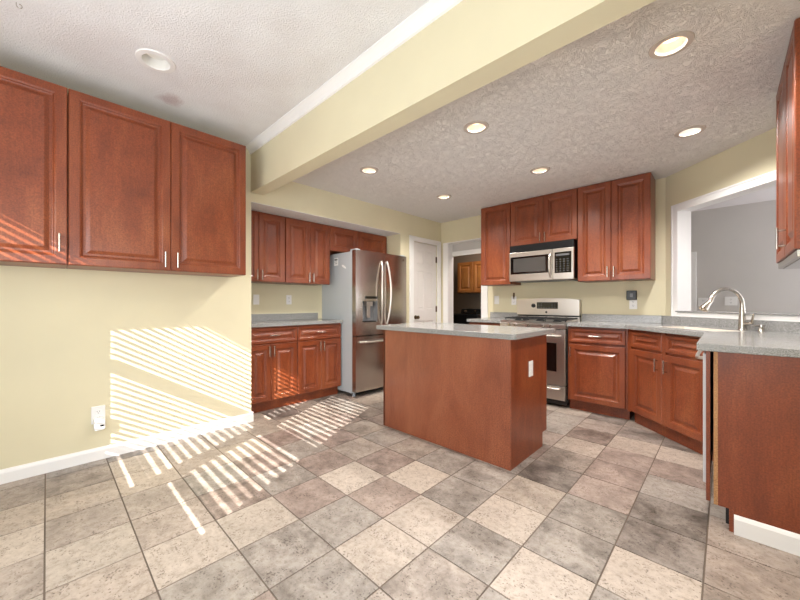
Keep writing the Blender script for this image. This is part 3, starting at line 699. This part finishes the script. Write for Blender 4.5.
bobj('keypad', (.535, MW-.022, -.009, -.006, .072, .305), 'black_gloss', pn, .001)
bm = BM()
for i in range(4):
    for j in range(6): box(bm, .548+i*.039, .566+i*.039, -.0096, -.009, .09+j*.026, .098+j*.026)
box(bm, .55, .69, -.0096, -.009, .262, .285)
obj('key_marks', bm, 'key_grey', pn)
bobj('base_lamp_panel', (.05, MW-.05, .06, .34, -.004, .004), 'grey_plastic', t)

# ------------------------------------------------------------------ outlets, switches, small wall items
def outlet(label, loc, rot, kind='outlet', blank=False, wide=.071, tall=.115, double=False):
    t = thing('wall_outlet' if kind == 'outlet' else 'light_switch', label, 'outlet' if kind == 'outlet' else 'switch', loc, rot)
    bm = BM(); box(bm, -wide/2, wide/2, -.006, 0, -tall/2, tall/2); obj('cover_plate', bm, 'white_plastic', t, .003)
    if kind == 'outlet':
        for z in (-.021, .021):
            bm = BM(); box(bm, -.017, .017, -.008, -.006, z-.014, z+.014); r = obj('receptacle', bm, 'white_plastic', t, .003)
            bm = BM(); box(bm, -.008, -.0055, -.0084, -.008, z-.001, z+.008); box(bm, .0055, .008, -.0084, -.008, z-.001, z+.008); box(bm, -.0025, .0025, -.0084, -.008, z-.010, z-.006); obj('slots', bm, 'black', r)
    elif not blank:
        bm = BM(); box(bm, -.017, .017, -.010, -.006, -.033, .033); obj('rocker', bm, 'white_plastic', t, .002)
    return t
outlet('white wall outlet low on the yellow wall left of the sun stripes', (XW, .262, .325), FX, tall=.125, wide=.078)
t = thing('plug_in_device', 'white plug-in device with dark lens in the low yellow-wall outlet', 'plug', (XW+.0088, .266, .268), FX)
bm = BM(); prism(bm, [[(-.032, -.035), (-.026, -.047), (.026, -.047), (.032, -.035), (.032, .03), (.024, .042), (-.024, .042), (-.032, .03)]], -.036, 0, 'y'); b_ = obj('shell', bm, 'white_plastic', t, .006)
bm = BM(); box(bm, .002, .022, -.038, -.036, -.022, -.010); obj('lens', bm, 'black', t, .001)
outlet('white light switch on the alcove wall nearest the yellow wall corner', (AX, 1.685, 1.172), FX, 'switch')
outlet('white outlet on the alcove wall above the grey counter', (AX, 2.092, 1.172), FX)
outlet('white light switch on the back wall beside the laundry opening', (-2.285, YB, 1.175), FMY, 'switch')
outlet('white outlet on the back wall just left of the range', (-2.035, YB, 1.165), FMY)
t = thing('wall_hook', 'small bronze pull hook above the outlet left of the range', 'hook', (-2.035, YB, 1.235), FMY)
bm = BM(); box(bm, -.012, .012, -.008, 0, -.03, .035); obj('plate', bm, 'bronze', t, .004)
bm = BM(); tube(bm, [(0, -.008, .01), (0, -.025, .0), (.004, -.03, -.03), (.006, -.02, -.045)], .005, 8); obj('hook', bm, 'bronze', t, smooth=True)
outlet('white outlet below the black plug on the back wall near the pass-through', (-.71, YB, 1.125), FMY)
t = thing('plug_in_device', 'black boxy plug-in device on the back wall above the outlet', 'plug', (-.722, YB, 1.215), FMY)
bobj('shell', (-.045, .045, -.04, 0, -.05, .05), 'black', t, .006); bobj('screen', (-.012, .014, -.042, -.04, -.02, .02), 'grey_plastic', t, .001)
t = outlet('white rocker switch on the right side of the island', (-1.038, 2.519, .645), pi/2, 'switch')
outlet('white outlet on the grey wall seen through the arch of the faucet', (.044, 6.30, 1.158), FMY, wide=.12)
outlet('white outlet on the grey wall left of the faucet spray head', (-.225, 6.30, 1.145), FMY, wide=.10)
t = thing('ceiling_hook', 'tiny metal screw hook in the white ceiling at top left', 'hook', (-2.50, -.105, HD))
bm = BM(); tube(bm, [(0, 0, 0), (0, 0, -.012)]+[(0, .010-.010*cos(a), -.012-.010*sin(a)) for a in [k*pi*1.5/10 for k in range(1, 11)]], .0018, 8); obj('hook', bm, 'nickel', t, smooth=True)

# ------------------------------------------------------------------ recessed ceiling lamps
def recessed(label, x, y, z, r, lit, mm='lamp_warm'):
    t = thing('recessed_light', label, 'ceiling light', (x, y, z), group='recessed ceiling lights' if lit else None)
    bm = BM(); lathe(bm, [(r*1.44, 0), (r*1.40, -.006), (r*1.02, -.008), (r*.97, -.002), (r*.97, 0)], 0, 0, 0, 40, close=True); obj('trim_ring', bm, 'lamp_trim' if lit else 'white_plastic', t, smooth=True)
    bm = BM(); lathe(bm, [(r*.985, .0), (r*.80, .05), (r*.815, .05), (r*.995, .0)], 0, 0, 0, 40, close=True); obj('reflector', bm, 'lamp_off', t, smooth=True)
    bm = BM(); lathe(bm, [(0, .040), (r*.7, .040), (r*.81, .046), (r*.81, .052), (0, .052)], 0, 0, 0, 40); obj('lens', bm, mm if lit else 'lamp_off', t, smooth=True)
    return t
labs = ['large warm recessed ceiling light nearest the camera by the right cabinet', 'white recessed ceiling light in front of the pass-through',
        'recessed ceiling light above the range cabinets', 'recessed ceiling light over the island near the beam',
        'recessed ceiling light over the refrigerator side close to the beam', 'small recessed ceiling light by the pantry door corner']
for (x, y), lb in zip(KL, labs):
    cool = 'white recessed' in lb
    t = recessed(lb, x, y, HK, .062, True, 'lamp_cool' if cool else 'lamp_warm')
    l = light('recessed_lamp_light', 'SPOT', (x, y, HK-.012), 63, (1, .98, .97) if cool else (1, .95, .89), (0, 0, -1), spot_size=radians(150), spot_blend=.7, shadow_soft_size=.05)
recessed('unlit white recessed can light in the dining ceiling', *DL, HD, .072, False)

# ------------------------------------------------------------------ laundry room contents
cabinet('wall_cabinet', 'golden oak wall cabinet inside the dark laundry room', (-3.68, 5.5), FMY, .70, 1.32, 1.90, .348,
        doors=[(.02, .345, 1.33, 1.89, None), (.355, .68, 1.33, 1.89, None)], material='oak')
t = thing('washing_machine', 'black washing machine inside the laundry room opening', 'washer', (-3.72, 5.22, 0), FMY)
bobj('cabinet_shell', (0, .66, 0, .60, .02, .93), 'black', t, .012); bobj('lid', (.04, .62, .03, .44, .93, .945), 'black_gloss', t, .006)
bm = BM(); prism(bm, [[(.46, .93), (.50, 1.02), (.60, 1.02), (.60, .93)]], 0, .66, 'x'); cpn = obj('control_console', bm, 'black', t, .008)
for x in (.12, .33, .54):
    bm = BM(); lathe(bm, [(.028, .478), (.025, .455), (0, .453)], x, 0, .975, 20, 'y'); obj('dial', bm, 'nickel', cpn, smooth=True)
bm = BM(); box(bm, .05, .15, .0, .0, 0, .02) if 0 else None
for x in (.06, .60):
    bm = BM(); lathe(bm, [(.02, 0), (.02, .02)], x, .06, 0, 12); obj('foot', bm, 'rubber', t)
